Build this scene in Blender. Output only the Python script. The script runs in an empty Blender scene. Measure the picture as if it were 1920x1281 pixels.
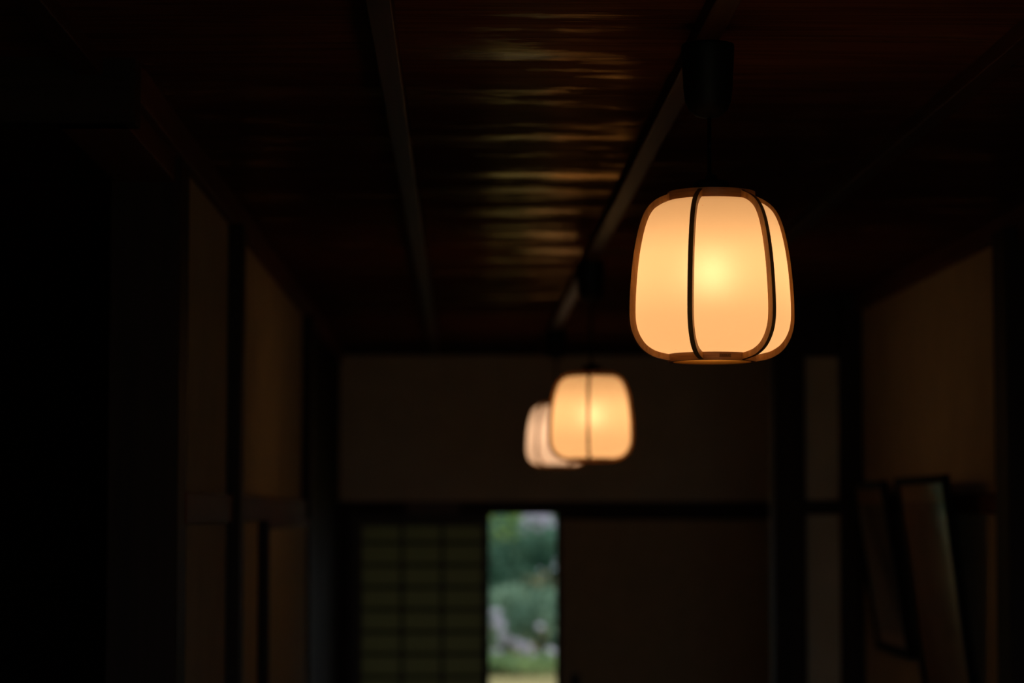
import bpy, bmesh, math, random
from mathutils import Vector, Matrix, Euler
random.seed(11)
S = bpy.context.scene
COL = S.collection
PI = math.pi
EYE = 1.78                      # camera height

# ------------------------------------------------------------------ camera
FPX = 85.0 / 36.0 * 1920.0
cam_d = bpy.data.cameras.new('camera')
cam = bpy.data.objects.new('camera', cam_d)
COL.objects.link(cam)
cam_d.lens = 85.0
cam_d.sensor_width = 36.0
cam_d.clip_start = 0.05
cam_d.clip_end = 200
pitch = math.atan(316.5 / FPX)
yaw = math.atan(98.0 / FPX * math.cos(pitch))
cam.location = (0, 0, EYE)
cam.rotation_euler = (PI / 2 + pitch, 0, -yaw)
cam_d.dof.use_dof = True
cam_d.dof.focus_distance = 4.36
cam_d.dof.aperture_fstop = 2.6
cam_d.dof.aperture_blades = 9
S.camera = cam

# ------------------------------------------------------------------ world / exposure
w = bpy.data.worlds.new('sky')
S.world = w
w.use_nodes = True
bg = w.node_tree.nodes['Background']
bg.inputs['Color'].default_value = (0.80, 0.89, 1.0, 1)
bg.inputs['Strength'].default_value = 1.45
S.view_settings.view_transform = 'Standard'
S.view_settings.look = 'None'
S.view_settings.exposure = 0.0
S.view_settings.gamma = 1.0
S.view_settings.use_curve_mapping = False
S.cycles.use_denoising = True
S.cycles.max_bounces = 10
S.cycles.diffuse_bounces = 6
S.cycles.glossy_bounces = 4
S.cycles.transmission_bounces = 8
S.cycles.sample_clamp_indirect = 4.0
S.cycles.caustics_reflective = False

# ------------------------------------------------------------------ materials
def nodes(name):
    m = bpy.data.materials.new(name)
    m.use_nodes = True
    nt = m.node_tree
    for n in list(nt.nodes):
        nt.nodes.remove(n)
    out = nt.nodes.new('ShaderNodeOutputMaterial')
    return m, nt, out

def ramp(nt, c0, c1, p0=0.3, p1=0.7):
    r = nt.nodes.new('ShaderNodeValToRGB')
    r.color_ramp.elements[0].position = p0
    r.color_ramp.elements[0].color = (*c0, 1)
    r.color_ramp.elements[1].position = p1
    r.color_ramp.elements[1].color = (*c1, 1)
    return r

def noise_coords(nt, scale, loc=(0, 0, 0)):
    tc = nt.nodes.new('ShaderNodeTexCoord')
    mp = nt.nodes.new('ShaderNodeMapping')
    mp.inputs['Scale'].default_value = scale
    mp.inputs['Location'].default_value = loc
    nt.links.new(tc.outputs['Object'], mp.inputs['Vector'])
    return mp

def wood(name, c0, c1, grain=(3, 3, 40), rough=0.5, bump=0.15, detail=5, spec=0.5, rough_var=0.0):
    """grain = frequency per axis: low along the fibre, high across it"""
    m, nt, out = nodes(name)
    b = nt.nodes.new('ShaderNodeBsdfPrincipled')
    mp = noise_coords(nt, grain)
    n = nt.nodes.new('ShaderNodeTexNoise')
    n.inputs['Scale'].default_value = 1.0
    n.inputs['Detail'].default_value = detail
    n.inputs['Roughness'].default_value = 0.6
    n.inputs['Distortion'].default_value = 0.4
    nt.links.new(mp.outputs[0], n.inputs['Vector'])
    r = ramp(nt, c0, c1)
    nt.links.new(n.outputs[0], r.inputs[0])
    nt.links.new(r.outputs[0], b.inputs['Base Color'])
    b.inputs['Roughness'].default_value = rough
    b.inputs['Specular IOR Level'].default_value = spec
    if rough_var:
        mr = nt.nodes.new('ShaderNodeMapRange')
        mr.inputs['From Min'].default_value = 0.3
        mr.inputs['From Max'].default_value = 0.7
        mr.inputs['To Min'].default_value = rough - rough_var
        mr.inputs['To Max'].default_value = rough + rough_var
        nt.links.new(n.outputs[0], mr.inputs[0])
        nt.links.new(mr.outputs[0], b.inputs['Roughness'])
    if bump:
        bp = nt.nodes.new('ShaderNodeBump')
        bp.inputs['Strength'].default_value = bump
        bp.inputs['Distance'].default_value = 0.002
        nt.links.new(n.outputs[0], bp.inputs['Height'])
        nt.links.new(bp.outputs[0], b.inputs['Normal'])
    nt.links.new(b.outputs[0], out.inputs[0])
    return m

def matte(name, c0, c1, scale=6, rough=0.9, bump=0.1, spec=0.2):
    m, nt, out = nodes(name)
    b = nt.nodes.new('ShaderNodeBsdfPrincipled')
    mp = noise_coords(nt, (scale,) * 3)
    n = nt.nodes.new('ShaderNodeTexNoise')
    n.inputs['Scale'].default_value = 1.0
    n.inputs['Detail'].default_value = 6
    nt.links.new(mp.outputs[0], n.inputs['Vector'])
    r = ramp(nt, c0, c1)
    nt.links.new(n.outputs[0], r.inputs[0])
    nt.links.new(r.outputs[0], b.inputs['Base Color'])
    b.inputs['Roughness'].default_value = rough
    b.inputs['Specular IOR Level'].default_value = spec
    if bump:
        bp = nt.nodes.new('ShaderNodeBump')
        bp.inputs['Strength'].default_value = bump
        bp.inputs['Distance'].default_value = 0.003
        nt.links.new(n.outputs[0], bp.inputs['Height'])
        nt.links.new(bp.outputs[0], b.inputs['Normal'])
    nt.links.new(b.outputs[0], out.inputs[0])
    return m

def ceiling_wood():
    m, nt, out = nodes('varnished_ceiling_cedar')
    mp = noise_coords(nt, (0.55, 9.0, 9.0))
    n = nt.nodes.new('ShaderNodeTexNoise')
    n.inputs['Scale'].default_value = 1.0
    n.inputs['Detail'].default_value = 4
    n.inputs['Distortion'].default_value = 0.6
    nt.links.new(mp.outputs[0], n.inputs['Vector'])
    # growth rings: contour lines of the stretched noise
    mul = nt.nodes.new('ShaderNodeMath'); mul.operation = 'MULTIPLY'
    mul.inputs[1].default_value = 55.0
    nt.links.new(n.outputs[0], mul.inputs[0])
    sn = nt.nodes.new('ShaderNodeMath'); sn.operation = 'SINE'
    nt.links.new(mul.outputs[0], sn.inputs[0])
    mp2 = noise_coords(nt, (2.0, 120.0, 120.0))
    n2 = nt.nodes.new('ShaderNodeTexNoise')
    n2.inputs['Scale'].default_value = 1.0
    n2.inputs['Detail'].default_value = 3
    nt.links.new(mp2.outputs[0], n2.inputs['Vector'])
    mix = nt.nodes.new('ShaderNodeMath'); mix.operation = 'MULTIPLY_ADD'
    mix.inputs[1].default_value = 0.25
    nt.links.new(sn.outputs[0], mix.inputs[0])
    nt.links.new(n2.outputs[0], mix.inputs[2])
    r = ramp(nt, (0.090, 0.034, 0.023), (0.150, 0.060, 0.038), 0.2, 0.8)
    nt.links.new(mix.outputs[0], r.inputs[0])
    b = nt.nodes.new('ShaderNodeBsdfDiffuse')
    nt.links.new(r.outputs[0], b.inputs['Color'])
    gl = nt.nodes.new('ShaderNodeBsdfGlossy')
    gl.inputs['Color'].default_value = (1.0, 0.72, 0.36, 1)
    gl.inputs['Roughness'].default_value = 0.17
    bp = nt.nodes.new('ShaderNodeBump')
    bp.inputs['Strength'].default_value = 0.5
    bp.inputs['Distance'].default_value = 0.0012
    nt.links.new(mix.outputs[0], bp.inputs['Height'])
    mp3 = noise_coords(nt, (1.1, 9.0, 9.0), (3, 1, 0))
    n3 = nt.nodes.new('ShaderNodeTexNoise')
    n3.inputs['Scale'].default_value = 1.0
    n3.inputs['Detail'].default_value = 2
    nt.links.new(mp3.outputs[0], n3.inputs['Vector'])
    bp2 = nt.nodes.new('ShaderNodeBump')
    bp2.inputs['Strength'].default_value = 0.8
    bp2.inputs['Distance'].default_value = 0.012
    nt.links.new(n3.outputs[0], bp2.inputs['Height'])
    nt.links.new(bp.outputs[0], bp2.inputs['Normal'])
    nt.links.new(bp2.outputs[0], b.inputs['Normal'])
    nt.links.new(bp2.outputs[0], gl.inputs['Normal'])
    # worn varnish: it shines in streaky patches only
    mp4 = noise_coords(nt, (1.3, 5.5, 5.5), (5.9, 3.37, 0))
    n4 = nt.nodes.new('ShaderNodeTexNoise')
    n4.inputs['Scale'].default_value = 1.0
    n4.inputs['Detail'].default_value = 5
    n4.inputs['Roughness'].default_value = 0.7
    nt.links.new(mp4.outputs[0], n4.inputs['Vector'])
    wr = nt.nodes.new('ShaderNodeMapRange')
    wr.inputs['From Min'].default_value = 0.50
    wr.inputs['From Max'].default_value = 0.70
    wr.inputs['To Min'].default_value = 0.025
    wr.inputs['To Max'].default_value = 0.85
    nt.links.new(n4.outputs[0], wr.inputs[0])
    fr = nt.nodes.new('ShaderNodeFresnel')
    fr.inputs['IOR'].default_value = 1.4
    f1 = nt.nodes.new('ShaderNodeMath'); f1.operation = 'MULTIPLY'
    nt.links.new(fr.outputs[0], f1.inputs[0])
    nt.links.new(wr.outputs[0], f1.inputs[1])
    ms = nt.nodes.new('ShaderNodeMixShader')
    nt.links.new(f1.outputs[0], ms.inputs[0])
    nt.links.new(b.outputs[0], ms.inputs[1])
    nt.links.new(gl.outputs[0], ms.inputs[2])
    nt.links.new(ms.outputs[0], out.inputs[0])
    return m

def shade_material(name, tint, glow):
    """milky lamp shade: lets the bulb through, glows softly all over"""
    m, nt, out = nodes(name)
    tr = nt.nodes.new('ShaderNodeBsdfTranslucent')
    tr.inputs['Color'].default_value = (*tint, 1)
    # specks of dust and small insects caught on the plastic
    mp = noise_coords(nt, (60, 60, 60))
    v = nt.nodes.new('ShaderNodeTexVoronoi')
    v.inputs['Scale'].default_value = 1.0
    nt.links.new(mp.outputs[0], v.inputs['Vector'])
    mr = nt.nodes.new('ShaderNodeMapRange')
    mr.inputs['From Min'].default_value = 0.035
    mr.inputs['From Max'].default_value = 0.06
    nt.links.new(v.outputs['Distance'], mr.inputs[0])
    sel = nt.nodes.new('ShaderNodeSeparateColor')
    nt.links.new(v.outputs['Color'], sel.inputs[0])
    gt = nt.nodes.new('ShaderNodeMath'); gt.operation = 'GREATER_THAN'
    gt.inputs[1].default_value = 0.10
    nt.links.new(sel.outputs[0], gt.inputs[0])
    mx = nt.nodes.new('ShaderNodeMath'); mx.operation = 'MAXIMUM'
    nt.links.new(mr.outputs[0], mx.inputs[0])
    nt.links.new(gt.outputs[0], mx.inputs[1])
    rr = ramp(nt, (tint[0] * .55, tint[1] * .3, tint[2] * .15), tint, 0.0, 1.0)
    nt.links.new(mx.outputs[0], rr.inputs[0])
    nt.links.new(rr.outputs[0], tr.inputs['Color'])
    df = nt.nodes.new('ShaderNodeBsdfDiffuse')
    df.inputs['Color'].default_value = (0.75, 0.66, 0.52, 1)
    m1 = nt.nodes.new('ShaderNodeMixShader')
    m1.inputs[0].default_value = 0.25
    nt.links.new(tr.outputs[0], m1.inputs[1])
    nt.links.new(df.outputs[0], m1.inputs[2])
    rf = nt.nodes.new('ShaderNodeBsdfRefraction')
    rf.inputs['Color'].default_value = (1.0, 0.80, 0.62, 1)
    rf.inputs['IOR'].default_value = 1.35
    rf.inputs['Roughness'].default_value = 0.95
    m2 = nt.nodes.new('ShaderNodeMixShader')
    m2.inputs[0].default_value = 0.045
    nt.links.new(m1.outputs[0], m2.inputs[1])
    nt.links.new(rf.outputs[0], m2.inputs[2])
    em = nt.nodes.new('ShaderNodeEmission')
    em.inputs['Color'].default_value = (*glow, 1)
    em.inputs['Strength'].default_value = 1.0
    ad = nt.nodes.new('ShaderNodeAddShader')
    nt.links.new(m2.outputs[0], ad.inputs[0])
    nt.links.new(em.outputs[0], ad.inputs[1])
    nt.links.new(ad.outputs[0], out.inputs[0])
    return m

def bulb_material(name, col, strength):
    m, nt, out = nodes(name)
    em = nt.nodes.new('ShaderNodeEmission')
    em.inputs['Color'].default_value = (*col, 1)
    em.inputs['Strength'].default_value = strength
    nt.links.new(em.outputs[0], out.inputs[0])
    return m

def paper_material():
    m, nt, out = nodes('shoji_paper')
    tr = nt.nodes.new('ShaderNodeBsdfTranslucent')
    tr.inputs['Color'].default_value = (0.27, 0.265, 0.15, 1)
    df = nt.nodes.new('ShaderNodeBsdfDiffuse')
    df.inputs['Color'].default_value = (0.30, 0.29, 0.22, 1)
    mx = nt.nodes.new('ShaderNodeMixShader')
    mx.inputs[0].default_value = 0.5
    nt.links.new(tr.outputs[0], mx.inputs[1])
    nt.links.new(df.outputs[0], mx.inputs[2])
    nt.links.new(mx.outputs[0], out.inputs[0])
    return m

def leaf_material(name, c0, c1):
    m, nt, out = nodes(name)
    mp = noise_coords(nt, (2.2, 2.2, 2.2))
    n = nt.nodes.new('ShaderNodeTexNoise')
    n.inputs['Scale'].default_value = 1.0
    n.inputs['Detail'].default_value = 3
    nt.links.new(mp.outputs[0], n.inputs['Vector'])
    r = ramp(nt, c0, c1, 0.35, 0.65)
    nt.links.new(n.outputs[0], r.inputs[0])
    df = nt.nodes.new('ShaderNodeBsdfDiffuse')
    tr = nt.nodes.new('ShaderNodeBsdfTranslucent')
    nt.links.new(r.outputs[0], df.inputs['Color'])
    nt.links.new(r.outputs[0], tr.inputs['Color'])
    mx = nt.nodes.new('ShaderNodeMixShader')
    mx.inputs[0].default_value = 0.3
    nt.links.new(df.outputs[0], mx.inputs[1])
    nt.links.new(tr.outputs[0], mx.inputs[2])
    nt.links.new(mx.outputs[0], out.inputs[0])
    return m

def glass_material():
    m, nt, out = nodes('picture_glass')
    tr = nt.nodes.new('ShaderNodeBsdfTransparent')
    gl = nt.nodes.new('ShaderNodeBsdfGlossy')
    gl.inputs['Roughness'].default_value = 0.05
    fr = nt.nodes.new('ShaderNodeFresnel')
    fr.inputs['IOR'].default_value = 1.28
    mx = nt.nodes.new('ShaderNodeMixShader')
    gm = nt.nodes.new('ShaderNodeNewGeometry')      # reflect at the outer face only
    fb = nt.nodes.new('ShaderNodeMath'); fb.operation = 'SUBTRACT'; fb.use_clamp = True
    nt.links.new(fr.outputs[0], fb.inputs[0])
    nt.links.new(gm.outputs['Backfacing'], fb.inputs[1])
    nt.links.new(fb.outputs[0], mx.inputs[0])
    nt.links.new(tr.outputs[0], mx.inputs[1])
    nt.links.new(gl.outputs[0], mx.inputs[2])
    nt.links.new(mx.outputs[0], out.inputs[0])
    return m

M = {
    'ceiling': ceiling_wood(),
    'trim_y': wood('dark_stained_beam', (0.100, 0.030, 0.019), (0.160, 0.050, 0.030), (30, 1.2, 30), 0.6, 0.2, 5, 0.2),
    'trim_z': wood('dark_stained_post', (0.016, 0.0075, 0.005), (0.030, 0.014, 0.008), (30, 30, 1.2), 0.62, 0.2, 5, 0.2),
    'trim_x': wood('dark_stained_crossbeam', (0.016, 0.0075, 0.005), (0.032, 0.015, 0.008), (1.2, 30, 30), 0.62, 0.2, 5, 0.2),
    'batten': wood('varnished_batten', (0.040, 0.015, 0.007), (0.085, 0.034, 0.015), (60, 2.5, 60), 0.5, 0.4, 5, 0.14),
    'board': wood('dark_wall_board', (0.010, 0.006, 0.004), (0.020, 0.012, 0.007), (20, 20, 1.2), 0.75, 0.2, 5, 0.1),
    'floor': wood('dark_floor_board', (0.18, 0.11, 0.055), (0.30, 0.19, 0.10), (25, 1.0, 25), 0.35, 0.1),
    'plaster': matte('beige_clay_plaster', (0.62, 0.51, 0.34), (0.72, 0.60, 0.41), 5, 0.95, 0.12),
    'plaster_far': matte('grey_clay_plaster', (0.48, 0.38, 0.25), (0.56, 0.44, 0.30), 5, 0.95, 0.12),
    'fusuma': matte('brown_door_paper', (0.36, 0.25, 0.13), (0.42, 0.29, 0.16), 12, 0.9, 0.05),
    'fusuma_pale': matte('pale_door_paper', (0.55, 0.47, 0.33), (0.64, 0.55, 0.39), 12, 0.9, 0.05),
    'lamp_wood': wood('lantern_cedar', (0.30, 0.125, 0.025), (0.56, 0.27, 0.07), (90, 90, 14), 0.45, 0.25),
    'lamp_ring': wood('lantern_ring_veneer', (0.22, 0.085, 0.022), (0.40, 0.18, 0.055), (14, 14, 160), 0.5, 0.15),
    'ring_lit_band': wood('painted_lit_ring_wood', (0.88, 0.38, 0.06), (0.98, 0.50, 0.10), (14, 14, 160), 0.6, 0.1),  # bulb light on the ring's inner wall, put into a brighter orange
    'plastic': matte('black_plastic', (0.004, 0.0038, 0.0036), (0.006, 0.0055, 0.005), 40, 0.55, 0.0, 0.3),
    'label': matte('printed_label', (0.16, 0.07, 0.022), (0.18, 0.08, 0.026), 30, 0.6, 0.0),
    'ink': matte('label_ink', (0.03, 0.018, 0.008), (0.035, 0.02, 0.01), 30, 0.6, 0.0),
    'frame': wood('black_frame_wood', (0.008, 0.005, 0.004), (0.016, 0.010, 0.007), (30, 30, 3), 0.7, 0.1, 5, 0.1),
    'art': matte('dark_brown_print', (0.20, 0.11, 0.07), (0.36, 0.21, 0.13), 4, 0.8, 0.0),
    'art_grey': matte('dark_grey_print', (0.16, 0.13, 0.095), (0.30, 0.25, 0.18), 4, 0.8, 0.0),
    'mount': matte('tan_mount_card', (0.42, 0.28, 0.16), (0.48, 0.33, 0.19), 20, 0.9, 0.0),
    'glass': glass_material(),
    'shoji_wood': wood('shoji_lattice_wood', (0.035, 0.024, 0.014), (0.06, 0.042, 0.025), (30, 30, 3), 0.6, 0.1),
    'paper': paper_material(),
    'plaque': wood('plaque_wood', (0.07, 0.04, 0.025), (0.11, 0.062, 0.04), (3, 30, 30), 0.6, 0.1),
    'ground': matte('sandy_garden_ground', (0.26, 0.21, 0.075), (0.38, 0.31, 0.12), 3, 1.0, 0.3),
    'leaf_dark': leaf_material('dark_leaves', (0.035, 0.095, 0.058), (0.13, 0.24, 0.155)),
    'leaf_mid': leaf_material('mid_leaves', (0.15, 0.26, 0.17), (0.30, 0.42, 0.28)),
    'leaf_lime': leaf_material('lime_leaves', (0.22, 0.36, 0.08), (0.46, 0.60, 0.20)),
    'leaf_edge': leaf_material('edging_leaves', (0.13, 0.24, 0.12), (0.36, 0.46, 0.18)),
    'bloom': leaf_material('lilac_petals', (0.58, 0.52, 0.62), (0.88, 0.84, 0.90)),
    'bark': wood('garden_bark', (0.03, 0.024, 0.02), (0.06, 0.05, 0.04), (20, 20, 4), 0.9, 0.4),
}
SH_WARM = shade_material('warm_milky_shade', (0.98, 0.69, 0.41), (0.28, 0.150, 0.062))
SH_PALE = shade_material('pale_milky_shade', (0.86, 0.66, 0.50), (0.30, 0.18, 0.105))
BULB_WARM = bulb_material('warm_bulb', (1.0, 0.70, 0.40), 23.0)
BULB_PALE = bulb_material('pale_bulb', (1.0, 0.76, 0.56), 20.0)

# ------------------------------------------------------------------ mesh helpers
def link(name, bm, mat, parent=None, smooth=False, loc=None):
    me = bpy.data.meshes.new(name)
    bmesh.ops.recalc_face_normals(bm, faces=bm.faces[:])
    bm.to_mesh(me)
    bm.free()
    if isinstance(mat, (list, tuple)):
        for x in mat:
            me.materials.append(x)
    else:
        me.materials.append(mat)
    if smooth:
        for p in me.polygons:
            p.use_smooth = True
    o = bpy.data.objects.new(name, me)
    COL.objects.link(o)
    if parent:
        o.parent = parent
    if loc:
        o.location = loc
    return o

def tag(o, label, cat, group=None, kind=None):
    o['label'] = label
    o['category'] = cat
    if group:
        o['group'] = group
    if kind:
        o['kind'] = kind
    return o

def empty(name, loc, rz=0.0):
    o = bpy.data.objects.new(name, None)
    o.empty_display_size = 0.1
    COL.objects.link(o)
    o.location = loc
    o.rotation_euler = (0, 0, rz)
    return o

def add_box(bm, x0, x1, y0, y1, z0, z1, bev=0.0):
    tmp = bmesh.new()
    vs = [tmp.verts.new(p) for p in ((x0, y0, z0), (x1, y0, z0), (x1, y1, z0), (x0, y1, z0),
                                     (x0, y0, z1), (x1, y0, z1), (x1, y1, z1), (x0, y1, z1))]
    for f in ((0, 3, 2, 1), (4, 5, 6, 7), (0, 1, 5, 4), (1, 2, 6, 5), (2, 3, 7, 6), (3, 0, 4, 7)):
        tmp.faces.new([vs[i] for i in f])
    if bev:
        bmesh.ops.bevel(tmp, geom=tmp.edges[:], offset=bev, segments=2, affect='EDGES', profile=0.5)
    me = bpy.data.meshes.new('tmp')
    tmp.to_mesh(me)
    tmp.free()
    bm.from_mesh(me)
    bpy.data.meshes.remove(me)

def box(name, b, mat, parent=None, bev=0.0):
    bm = bmesh.new()
    add_box(bm, *b, bev)
    return link(name, bm, mat, parent)

def add_lathe(bm, prof, seg=64, cap0=False, cap1=False, centre=(0, 0)):
    rings = []
    for r, z in prof:
        rings.append([bm.verts.new((centre[0] + r * math.cos(2 * PI * i / seg), centre[1] + r * math.sin(2 * PI * i / seg), z)) for i in range(seg)])
    for a, b in zip(rings, rings[1:]):
        for i in range(seg):
            j = (i + 1) % seg
            bm.faces.new((a[i], a[j], b[j], b[i]))
    if cap0:
        bm.faces.new(rings[0][::-1])
    if cap1:
        bm.faces.new(rings[-1])
    return rings

def ring_loop(bm, prof, seg=64):
    """closed lathe profile (a band)"""
    rings = add_lathe(bm, prof, seg)
    a, b = rings[-1], rings[0]
    for i in range(seg):
        j = (i + 1) % seg
        bm.faces.new((a[i], a[j], b[j], b[i]))

def catmull(pts, n):
    out = []
    P = [pts[0]] + list(pts) + [pts[-1]]
    for k in range(1, len(P) - 2):
        p0, p1, p2, p3 = (Vector(q) for q in P[k - 1:k + 3])
        for s in range(n):
            t = s / n
            out.append(0.5 * ((2 * p1) + (p2 - p0) * t + (2 * p0 - 5 * p1 + 4 * p2 - p3) * t * t + (3 * p1 - p0 - 3 * p2 + p3) * t ** 3))
    out.append(Vector(P[-2]))
    return out

_trim = [0]
def trim(b, mat, label, cat='beam', bev=0.004):
    _trim[0] += 1
    o = box('trim_%d' % _trim[0], (b[0], b[1], b[2], b[3], b[4], b[5]), M[mat], None, bev)
    return tag(o, label, cat, kind='structure')

def H(h):
    return EYE + h

ZC = H(0.90)                     # ceiling
YB = 13.4                        # far wall
XL, XR = -0.672, 1.69            # plaster faces of the side walls

# ------------------------------------------------------------------ shell
tag(box('floor', (-4.1, 2.6, -1.75, YB + 1.6, -0.15, 0.0), M['floor']), 'dark wooden floorboards of the corridor', 'floor', kind='structure')

# ceiling: lapped boards running across the corridor
bm = bmesh.new()
y = -3.1
edges = []
k0 = 6.03 - 0.56 * 20
yy = k0
while yy < YB + 0.3:
    y0, y1 = max(yy, -1.75), min(yy + 0.57, YB + 0.2)
    if y1 > y0 + 0.05:
        t0 = random.uniform(0.0015, 0.0045)
        t1 = random.uniform(0.000, 0.0015)
        x0, x1 = -4.1, 2.6
        nx = 40
        lo, hi = [], []
        ph = random.uniform(0, 6)
        for i in range(nx + 1):
            x = x0 + (x1 - x0) * i / nx
            s = 0.0012 * math.sin(x * 2.3 + ph) + 0.0007 * math.sin(x * 5.1 + 2 * ph)
            lo.append(bm.verts.new((x, y0, ZC + t0 + s)))
            hi.append(bm.verts.new((x, y1, ZC + t1 - s)))
        for i in range(nx):
            bm.faces.new((lo[i], hi[i], hi[i + 1], lo[i + 1]))
        # edge face of the lap
        el = [bm.verts.new((v.co.x, v.co.y, ZC + 0.02)) for v in hi]
        for i in range(nx):
            bm.faces.new((hi[i], hi[i + 1], el[i + 1], el[i]))
    yy += 0.56
add_box(bm, -4.1, 2.6, -1.75, YB + 0.25, ZC + 0.02, ZC + 0.16)
tag(link('ceiling', bm, M['ceiling']), 'dark varnished ceiling of broad boards laid across the corridor', 'ceiling', kind='structure')

# left wall with two bays
bm = bmesh.new()
add_box(bm, -0.80, XL, 5.75, 10.42, 0.0, ZC)
tag(link('wall_left', bm, M['plaster']), 'beige plaster wall in dark timber framing left of the lanterns', 'wall', kind='structure')
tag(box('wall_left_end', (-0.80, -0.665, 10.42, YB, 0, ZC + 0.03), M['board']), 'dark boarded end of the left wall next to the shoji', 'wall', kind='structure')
# right wall
tag(box('wall_right', (XR, XR + 0.15, 7.30, 10.33, 0, ZC + 0.03), M['plaster']), 'tan plaster wall behind the two leaning picture frames', 'wall', kind='structure')
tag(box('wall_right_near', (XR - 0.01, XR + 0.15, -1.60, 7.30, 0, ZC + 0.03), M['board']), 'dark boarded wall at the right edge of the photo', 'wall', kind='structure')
# short return wall beyond the right wall
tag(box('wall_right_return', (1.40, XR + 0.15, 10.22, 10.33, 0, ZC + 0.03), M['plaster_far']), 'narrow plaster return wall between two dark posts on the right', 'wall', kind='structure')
tag(box('wall_recess', (2.45, 2.6, 10.33, YB, 0, ZC + 0.03), M['board']), 'dark side wall of the recess behind the return wall', 'wall', kind='structure')
tag(box('wall_recess_front', (XR + 0.15, 2.6, 10.22, 10.33, 0, ZC + 0.03), M['board']), 'hidden dark wall closing the recess', 'wall', kind='structure')
# far wall, with the door opening below its rail
bm = bmesh.new()
add_box(bm, -4.1, 2.6, YB, YB + 0.14, H(-0.018), ZC + 0.03)
add_box(bm, -4.1, -0.665, YB, YB + 0.14, 0, H(-0.018))
add_box(bm, 1.80, 2.6, YB, YB + 0.14, 0, H(-0.018))
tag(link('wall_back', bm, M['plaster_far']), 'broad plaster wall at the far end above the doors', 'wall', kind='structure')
# dark room to the left and the wall behind the camera
bm = bmesh.new()                  # the viewer stands just inside a wide doorway open to daylight
add_box(bm, -4.1, -0.85, -1.75, -1.60, 0, ZC + 0.03)
add_box(bm, 1.68, 2.6, -1.75, -1.60, 0, ZC + 0.03)
add_box(bm, -0.85, 1.68, -1.75, -1.60, H(0.62), ZC + 0.03)
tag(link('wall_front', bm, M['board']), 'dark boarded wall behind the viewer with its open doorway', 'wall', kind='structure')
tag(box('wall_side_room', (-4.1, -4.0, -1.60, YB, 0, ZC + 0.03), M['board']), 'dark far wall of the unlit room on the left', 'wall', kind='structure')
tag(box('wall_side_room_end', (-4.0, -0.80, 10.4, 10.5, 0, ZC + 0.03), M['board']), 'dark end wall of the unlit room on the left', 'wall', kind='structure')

# ------------------------------------------------------------------ timber
# ceiling battens along the corridor (bottoms at 0.868 above the eye)
for i, (x, lab) in enumerate(((-0.141, 'ceiling batten left of the lanterns, in the middle of the ceiling'),
                              (0.458, 'ceiling batten the three lanterns hang from'),
                              (1.057, 'ceiling batten right of the nearest lantern'))):
    trim((x - 0.0225, x + 0.0225, -1.6, YB, H(0.868), ZC + 0.012), 'batten', lab, 'batten', 0.003)
trim((-0.762, -0.714, -1.6, 4.80, H(0.866), ZC + 0.012), 'batten', 'short ceiling batten in the top left corner ending at the crossbeam', 'batten', 0.003)
# left side
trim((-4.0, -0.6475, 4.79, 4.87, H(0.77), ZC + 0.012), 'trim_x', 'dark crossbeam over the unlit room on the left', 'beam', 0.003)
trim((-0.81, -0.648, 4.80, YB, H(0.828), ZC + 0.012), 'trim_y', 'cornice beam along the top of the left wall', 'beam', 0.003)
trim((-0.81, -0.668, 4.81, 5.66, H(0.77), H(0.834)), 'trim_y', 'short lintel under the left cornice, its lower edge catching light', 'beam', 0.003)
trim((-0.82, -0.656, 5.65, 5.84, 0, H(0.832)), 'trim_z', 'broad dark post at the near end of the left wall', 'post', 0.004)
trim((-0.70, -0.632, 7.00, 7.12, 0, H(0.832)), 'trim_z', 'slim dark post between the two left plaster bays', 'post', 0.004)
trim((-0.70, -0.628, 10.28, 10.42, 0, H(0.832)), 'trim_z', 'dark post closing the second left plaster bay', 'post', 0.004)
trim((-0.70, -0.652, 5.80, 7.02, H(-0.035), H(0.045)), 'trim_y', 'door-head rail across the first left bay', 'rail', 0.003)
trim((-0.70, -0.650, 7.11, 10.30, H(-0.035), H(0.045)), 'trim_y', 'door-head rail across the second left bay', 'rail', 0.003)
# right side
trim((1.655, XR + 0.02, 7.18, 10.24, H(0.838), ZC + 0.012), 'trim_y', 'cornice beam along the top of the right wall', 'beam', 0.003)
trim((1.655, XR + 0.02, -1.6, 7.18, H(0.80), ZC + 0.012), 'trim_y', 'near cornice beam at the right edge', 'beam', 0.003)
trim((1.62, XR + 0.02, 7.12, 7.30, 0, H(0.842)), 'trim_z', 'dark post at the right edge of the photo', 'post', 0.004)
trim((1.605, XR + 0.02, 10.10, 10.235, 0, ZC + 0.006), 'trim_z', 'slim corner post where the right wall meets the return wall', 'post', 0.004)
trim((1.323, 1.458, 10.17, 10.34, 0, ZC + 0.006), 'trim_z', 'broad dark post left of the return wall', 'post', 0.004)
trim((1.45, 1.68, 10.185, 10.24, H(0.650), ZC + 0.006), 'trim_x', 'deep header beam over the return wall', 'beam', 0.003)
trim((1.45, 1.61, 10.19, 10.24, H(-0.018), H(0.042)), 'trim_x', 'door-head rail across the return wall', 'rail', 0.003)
trim((1.665, XR + 0.02, 7.29, 10.11, H(-0.010), H(0.056)), 'trim_y', 'door-head rail across the right wall behind the frames', 'rail', 0.003)
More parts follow.
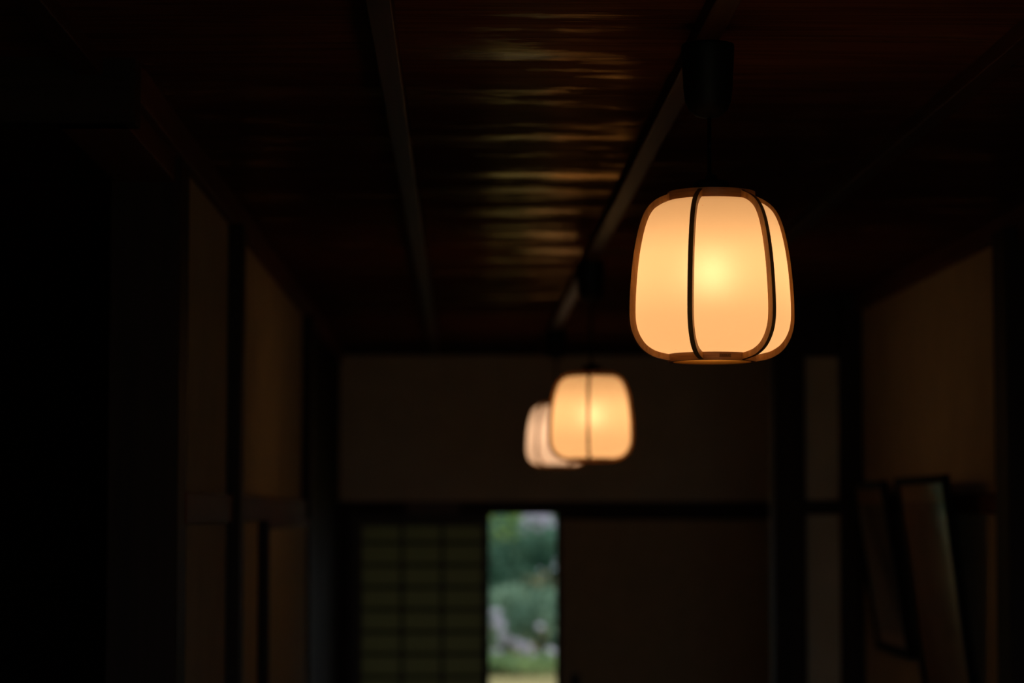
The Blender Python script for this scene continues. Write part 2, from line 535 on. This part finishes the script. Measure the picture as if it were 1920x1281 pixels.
# far end
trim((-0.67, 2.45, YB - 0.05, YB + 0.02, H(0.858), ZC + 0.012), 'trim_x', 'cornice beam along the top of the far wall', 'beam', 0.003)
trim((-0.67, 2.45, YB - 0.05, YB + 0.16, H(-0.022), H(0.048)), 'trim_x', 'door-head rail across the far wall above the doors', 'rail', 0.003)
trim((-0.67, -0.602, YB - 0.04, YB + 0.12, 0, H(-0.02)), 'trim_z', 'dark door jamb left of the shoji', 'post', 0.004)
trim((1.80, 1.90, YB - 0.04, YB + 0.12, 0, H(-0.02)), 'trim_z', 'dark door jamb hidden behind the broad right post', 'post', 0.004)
# baseboards
for nm, b in (('baseboard_left', (XL - 0.01, XL + 0.012, 5.84, 10.28, 0, 0.09)), ('baseboard_right', (XR - 0.014, XR + 0.01, 7.3, 10.1, 0, 0.09))):
    tag(box(nm, b, M['trim_y'], None, 0.003), 'dark skirting board along the ' + nm.split('_')[1] + ' wall', 'baseboard', kind='structure')

# ------------------------------------------------------------------ sliding doors
def sliding_door(x0, x1, y0, y1, z0, z1, axis, label, paper, stile=0.035):
    """papered sliding door: frame, panel, recessed pull"""
    c = ((x0 + x1) / 2, (y0 + y1) / 2, z0)
    root = empty('sliding_door', c)
    tag(root, label, 'sliding door', 'plain papered sliding doors')
    hx, hy, hz = (x1 - x0) / 2, (y1 - y0) / 2, z1 - z0
    if axis == 'x':
        parts = [(-hx, -hx + stile, -hy, hy, 0, hz), (hx - stile, hx, -hy, hy, 0, hz)]
        rails = [(-hx + stile, hx - stile, -hy, hy, 0, 0.06), (-hx + stile, hx - stile, -hy, hy, hz - 0.03, hz)]
        pan = (-hx + stile, hx - stile, -hy + 0.008, hy - 0.008, 0.06, hz - 0.03)
        pull = (-hx + stile + 0.05, -hx + stile + 0.10, -hy + 0.002, -hy + 0.0085, 0.80, 0.88)
    else:
        parts = [(-hx, hx, -hy, -hy + stile, 0, hz), (-hx, hx, hy - stile, hy, 0, hz)]
        rails = [(-hx, hx, -hy + stile, hy - stile, 0, 0.06), (-hx, hx, -hy + stile, hy - stile, hz - 0.03, hz)]
        pan = (-hx + 0.008, hx - 0.008, -hy + stile, hy - stile, 0.06, hz - 0.03)
        pull = (hx - 0.0085, hx - 0.002, -hy + stile + 0.05, -hy + stile + 0.10, 0.80, 0.88)
    for p in parts:
        box('stile', p, M['trim_z'], root, 0.003)
    for p in rails:
        box('rail', p, M['trim_x' if axis == 'x' else 'trim_y'], root, 0.002)
    box('panel', pan, M[paper], root)
    box('door_pull', pull, M['plastic'], root, 0.002)
    return root

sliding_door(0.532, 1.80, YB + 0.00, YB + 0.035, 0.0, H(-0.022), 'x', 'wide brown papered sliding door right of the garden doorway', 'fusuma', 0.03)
# second left bay, below the rail
sliding_door(XL, XL + 0.035, 8.10, 10.28, 0.0, H(-0.035), 'y', 'pale papered sliding door in the far left bay', 'fusuma_pale', 0.07)

# shoji
x0, x1 = -0.602, 0.166
zt = H(-0.022)
root = tag(empty('shoji_screen', ((x0 + x1) / 2, YB + 0.06, 0)), 'shoji with dark lattice and greenish paper left of the garden doorway', 'shoji screen')
hx = (x1 - x0) / 2
box('stile', (-hx, -hx + 0.06, -0.016, 0.016, 0, zt), M['shoji_wood'], root, 0.002)
box('stile', (hx - 0.04, hx, -0.016, 0.016, 0, zt), M['shoji_wood'], root, 0.002)
box('rail', (-hx + 0.06, hx - 0.04, -0.016, 0.016, zt - 0.065, zt), M['shoji_wood'], root, 0.002)
box('rail', (-hx + 0.06, hx - 0.04, -0.016, 0.016, 0, 0.07), M['shoji_wood'], root, 0.002)
box('kick_board', (-hx + 0.06, hx - 0.04, -0.006, 0.006, 0.07, 0.40), M['shoji_wood'], root)
box('rail', (-hx + 0.06, hx - 0.04, -0.016, 0.016, 0.40, 0.45), M['shoji_wood'], root, 0.002)
px0, px1 = -hx + 0.06, hx - 0.04
for k in (1, 2):
    xx = px0 + (px1 - px0) * k / 3
    box('lattice_upright', (xx - 0.011, xx + 0.011, -0.012, 0.004, 0.45, zt - 0.065), M['shoji_wood'], root)
zz = H(-0.18)
while zz > 0.50:
    box('lattice_bar', (px0, px1, -0.0125, 0.0035, zz - 0.011, zz + 0.011), M['shoji_wood'], root)
    zz -= 0.1227
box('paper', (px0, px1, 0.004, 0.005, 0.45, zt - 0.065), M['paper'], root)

# small wooden plaque on the far rail
root = tag(empty('wooden_plaque', (-0.15, YB - 0.06, H(0.014))), 'small brown wooden plaque on the door-head rail above the shoji', 'plaque')
box('board', (-0.15, 0.15, -0.012, 0.010, -0.034, 0.034), M['plaque'], root, 0.003)
for sx in (-0.13, 0.13):
    bm = bmesh.new()
    add_lathe(bm, [(0.0045, -0.002), (0.0045, 0.002)], 12, True, True)
    bmesh.ops.rotate(bm, verts=bm.verts[:], cent=(0, 0, 0), matrix=Matrix.Rotation(PI / 2, 3, 'X'))
    link('nail', bm, M['plastic'], root, loc=(sx, -0.013, 0))

# ------------------------------------------------------------------ lanterns
PX = 4.46 / FPX
RIB_T = 0.0090                   # rib width
SHADE = [(0.079, 0.300), (0.097, 0.2925), (0.113, 0.2795), (0.1245, 0.2580), (0.1335, 0.2255), (0.1405, 0.1850),
         (0.1450, 0.1400), (0.1470, 0.1000), (0.1460, 0.0720), (0.1400, 0.0510), (0.1280, 0.0330), (0.1120, 0.0220),
         (0.0960, 0.0170), (0.0790, 0.0140)]

def normal_offset(path, d):
    out = []
    for i, p in enumerate(path):
        a = path[max(0, i - 1)]
        b = path[min(len(path) - 1, i + 1)]
        t = (b - a).normalized()
        n = Vector((-t.y, t.x))          # left of a downward path = outward
        out.append(p + n * d)
    return out

def make_lantern(ribs):
    root = empty('pendant_lantern', (0, 0, 0))
    path = [Vector((p[0] + (p[0] - 0.079) * -0.020, p[1])) for p in catmull([(r, z) for r, z in SHADE], 6)]
    # milky shade
    bm = bmesh.new()
    add_lathe(bm, [(p.x, p.y) for p in path], 96)
    sh = link('lamp_shade', bm, SH_WARM, root, True)
    # bent ribs
    p_in = normal_offset(path, 0.0008)
    p_out = normal_offset(path, 0.0122)
    p_in[0].y = p_out[0].y = 0.304
    p_in[0].x = 0.080; p_out[0].x = 0.0815
    p_out[0].y = 0.314
    for k in range(ribs):
        a = math.radians(-14.5 + 360 / ribs * k)
        u = Vector((math.sin(a), -math.cos(a), 0))
        t = Vector((math.cos(a), math.sin(a), 0)) * (RIB_T / 2)
        bm = bmesh.new()
        rows = []
        for pi, po in zip(p_in, p_out):
            ci = u * pi.x + Vector((0, 0, pi.y))
            co = u * po.x + Vector((0, 0, po.y))
            rows.append([bm.verts.new(q) for q in (ci - t, ci + t, co + t, co - t)])
        for A, B in zip(rows, rows[1:]):
            for i in range(4):
                j = (i + 1) % 4
                bm.faces.new((A[i], A[j], B[j], B[i]))
        bm.faces.new(rows[0][::-1])
        bm.faces.new(rows[-1])
        link('rib', bm, M['lamp_wood'], root)
    # rings
    bm = bmesh.new()
    ring_loop(bm, [(0.0745, 0.299), (0.0815, 0.299), (0.0815, 0.316), (0.0745, 0.316)], 72)
    link('top_ring', bm, M['lamp_ring'], root)
    bm = bmesh.new()
    ring_loop(bm, [(0.0725, 0.0), (0.0815, 0.0), (0.0815, 0.0165), (0.0725, 0.0165)], 72)
    low = link('bottom_ring', bm, M['lamp_ring'], root)
    bm = bmesh.new()
    ring_loop(bm, [(0.0717, 0.0006), (0.0727, 0.0006), (0.0727, 0.0162), (0.0717, 0.0162)], 72)
    link('ring_lit_band', bm, M['ring_lit_band'], low, True)  # added band whose colour paints in the bulb's light inside the ring
    # top plate and socket cover
    bm = bmesh.new()
    ring_loop(bm, [(0.010, 0.305), (0.0745, 0.305), (0.0745, 0.310), (0.010, 0.310)], 48)
    link('top_plate', bm, M['plastic'], root)
    bm = bmesh.new()
    add_lathe(bm, [(0.036, 0.310), (0.0355, 0.322), (0.033, 0.333), (0.029, 0.338), (0.011, 0.340), (0.010, 0.348), (0.005, 0.350)], 40, True, True)
    link('socket_cover', bm, M['plastic'], root, True)
    # socket and bulb inside
    bm = bmesh.new()
    add_lathe(bm, [(0.022, 0.305), (0.038, 0.240), (0.038, 0.197)], 28, False, True)
    link('lamp_socket', bm, M['plastic'], root)
    bm = bmesh.new()
    prof = [(0.013, 0.199), (0.015, 0.191)]
    for i in range(1, 13):
        th = PI * (0.20 + 0.80 * i / 12)
        prof.append((max(0.0005, 0.028 * math.sin(th)), 0.158 + 0.028 * math.cos(th)))
    add_lathe(bm, prof, 28, True, True)
    bulb = link('light_bulb', bm, BULB_WARM, root, True)
    # maker's label on the lower ring
    a = math.radians(17)
    bm = bmesh.new()
    for s in range(7):
        aa = a + (s / 6 - 0.5) * 0.0222 / 0.0818
        bm.verts.new((0.0819 * math.sin(aa), -0.0819 * math.cos(aa), 0.0045))
        bm.verts.new((0.0819 * math.sin(aa), -0.0819 * math.cos(aa), 0.0118))
        bm.verts.new((0.0816 * math.sin(aa), -0.0816 * math.cos(aa), 0.0118))
        bm.verts.new((0.0816 * math.sin(aa), -0.0816 * math.cos(aa), 0.0045))
    bm.verts.ensure_lookup_table()
    for s in range(6):
        q = [bm.verts[4 * s + i] for i in range(8)]
        for i in range(4):
            j = (i + 1) % 4
            bm.faces.new((q[i], q[j], q[4 + j], q[4 + i]))
    bm.faces.new([bm.verts[i] for i in range(4)])
    bm.faces.new([bm.verts[24 + i] for i in range(4)])
    lab = link('maker_label', bm, M['label'], root)
    cu = bpy.data.curves.new('txt', 'FONT')
    cu.body = 'ODELIC'
    cu.size = 0.0056
    cu.align_x = 'CENTER'
    cu.align_y = 'CENTER'
    cu.extrude = 0.00006
    to = bpy.data.objects.new('txt', cu)
    COL.objects.link(to)
    dg = bpy.context.evaluated_depsgraph_get()
    me = bpy.data.meshes.new_from_object(to.evaluated_get(dg))
    bpy.data.objects.remove(to)
    for v in me.vertices:            # wrap the line of letters round the ring
        aa = a + v.co.x / 0.0819
        rr = 0.08198 + v.co.z
        z = 0.0081 + v.co.y
        v.co = (rr * math.sin(aa), -rr * math.cos(aa), z)
    me.materials.clear()
    me.materials.append(M['ink'])
    tx = bpy.data.objects.new('label_text', me)
    COL.objects.link(tx)
    tx.parent = lab
    # cord: unit length, scaled to fit
    bm = bmesh.new()
    add_lathe(bm, [(0.0039, 0.0), (0.0039, 1.0)], 16, True, True)
    link('cord', bm, M['plastic'], root, True)
    # ceiling cup
    bm = bmesh.new()
    add_lathe(bm, [(0.040, 0.000), (0.0485, 0.000), (0.0495, -0.004), (0.0490, -0.020), (0.0455, -0.085), (0.0425, -0.108), (0.036, -0.124),
                   (0.024, -0.134), (0.012, -0.138), (0.004, -0.139)], 48, True, True)
    link('ceiling_cup', bm, M['plastic'], root, True)
    return root

def copy_tree(o, parent=None):
    c = o.copy()
    COL.objects.link(c)
    if parent:
        c.parent = parent
    for ch in [q for q in bpy.data.objects if q.parent == o]:
        copy_tree(ch, c)
    return c

def kids(o):
    return [q for q in bpy.data.objects if q.parent == o]

lamp = make_lantern(6)
lamp_five = make_lantern(5)         # the two farther lanterns have five ribs
CUP_TOP = H(0.868)
places = [
    (0.4670, 4.46, 0.2735, -6.0, 'nearest and largest lit lantern, wooden ribs and milky shade, in sharp focus', SH_WARM, BULB_WARM),
    (0.4620, 8.45, 0.1670, 6.5, 'middle lit lantern, blurred, one rib down the centre of its shade', SH_WARM, BULB_WARM),
    (0.4700, 11.70, 0.2060, -27.8, 'farthest lit lantern, pale and blurred, partly hidden behind the middle one', SH_PALE, BULB_PALE),
]
lamps = [lamp, lamp_five, copy_tree(lamp_five)]
for o, (x, yv, h, rot, lab, sm, bmat) in zip(lamps, places):
    o.location = (x, yv, H(h))
    o.rotation_euler = (0, 0, math.radians(rot))
    tag(o, lab, 'lantern', 'pendant lanterns hanging along the corridor')
    top = CUP_TOP - H(h)
    for c in kids(o):
        b = c.name.split('.')[0]
        if b == 'ceiling_cup':
            c.location = (-0.005, 0, top)
        elif b == 'cord':
            c.location = (-0.003, 0, 0.348)
            c.scale = (1, 1, top - 0.139 - 0.348 + 0.004)
        elif b in ('lamp_shade', 'light_bulb') and sm is not SH_WARM:
            c.material_slots[0].link = 'OBJECT'
            c.material_slots[0].material = sm if b == 'lamp_shade' else bmat

# ------------------------------------------------------------------ leaning picture frames on the right wall
def picture(y0, y1, zb, zt_, out, label, art):
    """hung on the wall at its foot, its head leaning into the corridor"""
    wd = y1 - y0
    ht = math.hypot(zt_ - zb, out)
    root = empty('picture_frame', (XR - 0.003, (y0 + y1) / 2, zb))
    root.rotation_euler = (0, -math.atan2(out, zt_ - zb), 0)
    tag(root, label, 'picture', 'leaning picture frames on the right wall')
    f = 0.028
    d0, d1 = -0.030, -0.004          # towards the corridor is -x
    hw = wd / 2
    box('frame_side', (d0, d1, -hw, -hw + f, 0, ht), M['frame'], root, 0.003)
    box('frame_side', (d0, d1, hw - f, hw, 0, ht), M['frame'], root, 0.003)
    box('frame_rail', (d0, d1, -hw + f, hw - f, 0, f), M['frame'], root, 0.003)
    box('frame_rail', (d0, d1, -hw + f, hw - f, ht - f, ht), M['frame'], root, 0.003)
    mo = box('mount', (-0.014, -0.010, -hw + f, hw - f, f, ht - f), M['mount'], root)
    box('print', (-0.016, -0.0142, -hw + f + 0.03, hw - f - 0.03, f + 0.05, ht - f - 0.06), M[art], mo)
    box('glass', (-0.0215, -0.0195, -hw + f, hw - f, f, ht - f), M['glass'], root)
    box('backing_board', (-0.0098, -0.0045, -hw + f, hw - f, f, ht - f), M['board'], root)
    return root

picture(8.94, 9.65, H(-0.545), H(0.112), 0.100, 'smaller black picture frame leaning from the right wall, farther from the viewer', 'art_grey')
picture(7.80, 8.67, H(-0.680), H(0.118), 0.100, 'larger black picture frame leaning from the right wall, nearer the viewer', 'art')

# ------------------------------------------------------------------ garden beyond the doorway
tag(box('garden_ground', (-30, 30, YB + 1.6, 70, -0.60, -0.02), M['ground']), 'sandy ground of the garden outside the doorway', 'ground', kind='structure')
tag(box('ground_outside', (-30, 30, -40, -1.75, -0.60, -0.02), M['ground']), 'sandy ground outside the doorway behind the viewer', 'ground', kind='structure')
tag(box('added_shade_board', (-4.5, 3.5, YB + 0.14, YB + 2.6, H(0.55), H(0.65)), M['board']), 'dark overhang added out of view to shade the shoji', 'shade board', kind='structure')  # unseen overhang, added to cut the daylight reaching the shoji paper

def add_leaf(bm, c, size, rng):
    q = Euler((rng.uniform(-1.2, 1.2), rng.uniform(-1.2, 1.2), rng.uniform(0, 6.28))).to_matrix()
    pts = ((-0.5, 0, 0), (-0.1, -0.28, 0.05), (0.5, 0, 0), (-0.1, 0.28, 0.05))
    bm.faces.new([bm.verts.new(Vector(c) + q @ (Vector(p) * size)) for p in pts])

def shrub(name, loc, rad, n, size, mat, label, cat, seed, blooms=(), trunk=0.04, group=None):
    rng = random.Random(seed)
    root = empty(name, loc)
    tag(root, label, cat, group)
    rx, ry, rz, cz = rad
    bm = bmesh.new()
    lumps = [(rng.uniform(-.6, .6) * rx, rng.uniform(-.6, .6) * ry, cz + rng.uniform(-.55, .6) * rz, rng.uniform(.35, .6)) for _ in range(16)]
    for _ in range(n):
        lx, ly, lz, s = rng.choice(lumps)
        v = Vector((rng.gauss(0, 1), rng.gauss(0, 1), rng.gauss(0, 1))).normalized() * rng.uniform(0.6, 1.0) * s
        add_leaf(bm, (lx + v.x * rx, ly + v.y * ry, max(0.03, (lz + v.z * rz) if lz + v.z * rz > 0.03 else rng.uniform(0.03, cz))), size * rng.uniform(.7, 1.3), rng)
    me = bpy.data.meshes.new('foliage')
    bm.to_mesh(me); bm.free()
    me.materials.append(M[mat])
    fo = bpy.data.objects.new('foliage', me); COL.objects.link(fo); fo.parent = root
    for k in range(3 if trunk < 0.08 else 1):
        bm = bmesh.new()
        dx, dy = (0, 0) if trunk >= 0.08 else (rng.uniform(-.3, .3) * rx, rng.uniform(-.3, .3) * ry)
        add_lathe(bm, [(trunk * 1.3, -0.04), (trunk, cz * .5), (trunk * .55, cz)], 10, True, True, (dx, dy))
        link('stem', bm, M['bark'], root, True)
    for (bx, by, bz, br) in blooms:
        bm = bmesh.new()
        for _ in range(90):
            v = Vector((rng.gauss(0, 1), rng.gauss(0, 1), rng.gauss(0, 1))).normalized() * br * rng.uniform(.8, 1)
            add_leaf(bm, (bx + v.x, by + v.y, bz + v.z * .8), br * .75, rng)
        me = bpy.data.meshes.new('bloom')
        bm.to_mesh(me); bm.free()
        me.materials.append(M['bloom'])
        b = bpy.data.objects.new('bloom', me); COL.objects.link(b); b.parent = root
    return root

def seen(px, py, yv):
    """ground-plan offset and height of a sight line through the doorway"""
    return (px - 862) / FPX * yv, EYE + (957 - py) / FPX * yv

# low lime edging shrub, hydrangeas, dark evergreens, trees
def B(px, py, yv, ox, oy, r):
    x, z = seen(px, py, yv)
    return (x - ox, yv - oy, z, r * 0.68)
shrub('edging_shrub', (0.62, 26.6, -0.02), (0.75, 0.35, 0.14, 0.11), 2600, 0.06, 'leaf_edge', 'low fresh green shrub edging the sandy ground in the doorway', 'shrub', 1)
shrub('edging_shrub', (-1.0, 26.7, -0.02), (0.5, 0.35, 0.25, 0.22), 900, 0.07, 'leaf_mid', 'low shrub hidden left of the doorway opening', 'shrub', 2)
shrub('edging_shrub', (2.3, 26.7, -0.02), (0.5, 0.35, 0.25, 0.22), 900, 0.07, 'leaf_lime', 'low lime shrub hidden right of the doorway opening', 'shrub', 3)
ox, oy = 0.8, 28.2
shrub('hydrangea', (ox, oy, -0.02), (0.95, 0.55, 0.45, 0.52), 2600, 0.09, 'leaf_mid', 'hydrangea with lilac blooms low in the doorway view', 'shrub', 4,
      [B(933, 1218, 27.6, ox, oy, .075), B(1032, 1218, 27.6, ox, oy, .085), B(985, 1210, 27.6, ox, oy, .10), B(968, 1200, 27.6, ox, oy, .08), B(1000, 1222, 27.6, ox, oy, .07),
       B(935, 1165, 27.7, ox, oy, .10), B(945, 1190, 27.7, ox, oy, .09), B(930, 1145, 27.7, ox, oy, .08), B(1012, 1170, 27.7, ox, oy, .06)])
shrub('evergreen_shrub', (0.95, 30.5, -0.02), (1.5, 0.9, 0.85, 0.85), 4200, 0.12, 'leaf_dark', 'dark evergreen shrub in the middle of the doorway view', 'shrub', 5)
shrub('evergreen_shrub', (-2.6, 30.2, -0.02), (1.3, 0.9, 0.8, 0.8), 2500, 0.12, 'leaf_dark', 'dark evergreen shrub hidden behind the shoji', 'shrub', 6)
ox, oy = 0.75, 33.5
shrub('flowering_tree', (ox, oy, -0.02), (1.6, 1.0, 1.3, 2.1), 5200, 0.12, 'leaf_mid', 'tree with pale blossom at the top of the doorway view', 'tree', 7,
      [B(930, 972, 32.4, ox, oy, .11), B(985, 975, 32.4, ox, oy, .12), B(1003, 966, 32.4, ox, oy, .13), B(1022, 968, 32.4, ox, oy, .11), B(1030, 984, 32.4, ox, oy, .12),
       B(1010, 988, 32.4, ox, oy, .10), B(980, 992, 32.4, ox, oy, .08), B(1000, 940, 32.4, ox, oy, .12), B(960, 935, 32.4, ox, oy, .12)], trunk=0.09)
shrub('lime_maple', (0.50, 31.6, -0.02), (0.30, 0.3, 0.50, 1.80), 1800, 0.09, 'leaf_lime', 'small lime green maple at the top left of the doorway view', 'tree', 8, trunk=0.03)
for k, (x, yv, lab) in enumerate(((0.2, 38.0, 'tall dark tree closing the view behind the blossom'), (5.4, 37.0, 'tall dark tree right of the doorway view'), (-5.2, 37.5, 'tall dark tree left of the doorway view'))):
    shrub('garden_tree', (x, yv, -0.02), (2.3, 1.2, 2.5, 2.7), 6500, 0.2, 'leaf_dark', lab, 'tree', 20 + k, trunk=0.14)
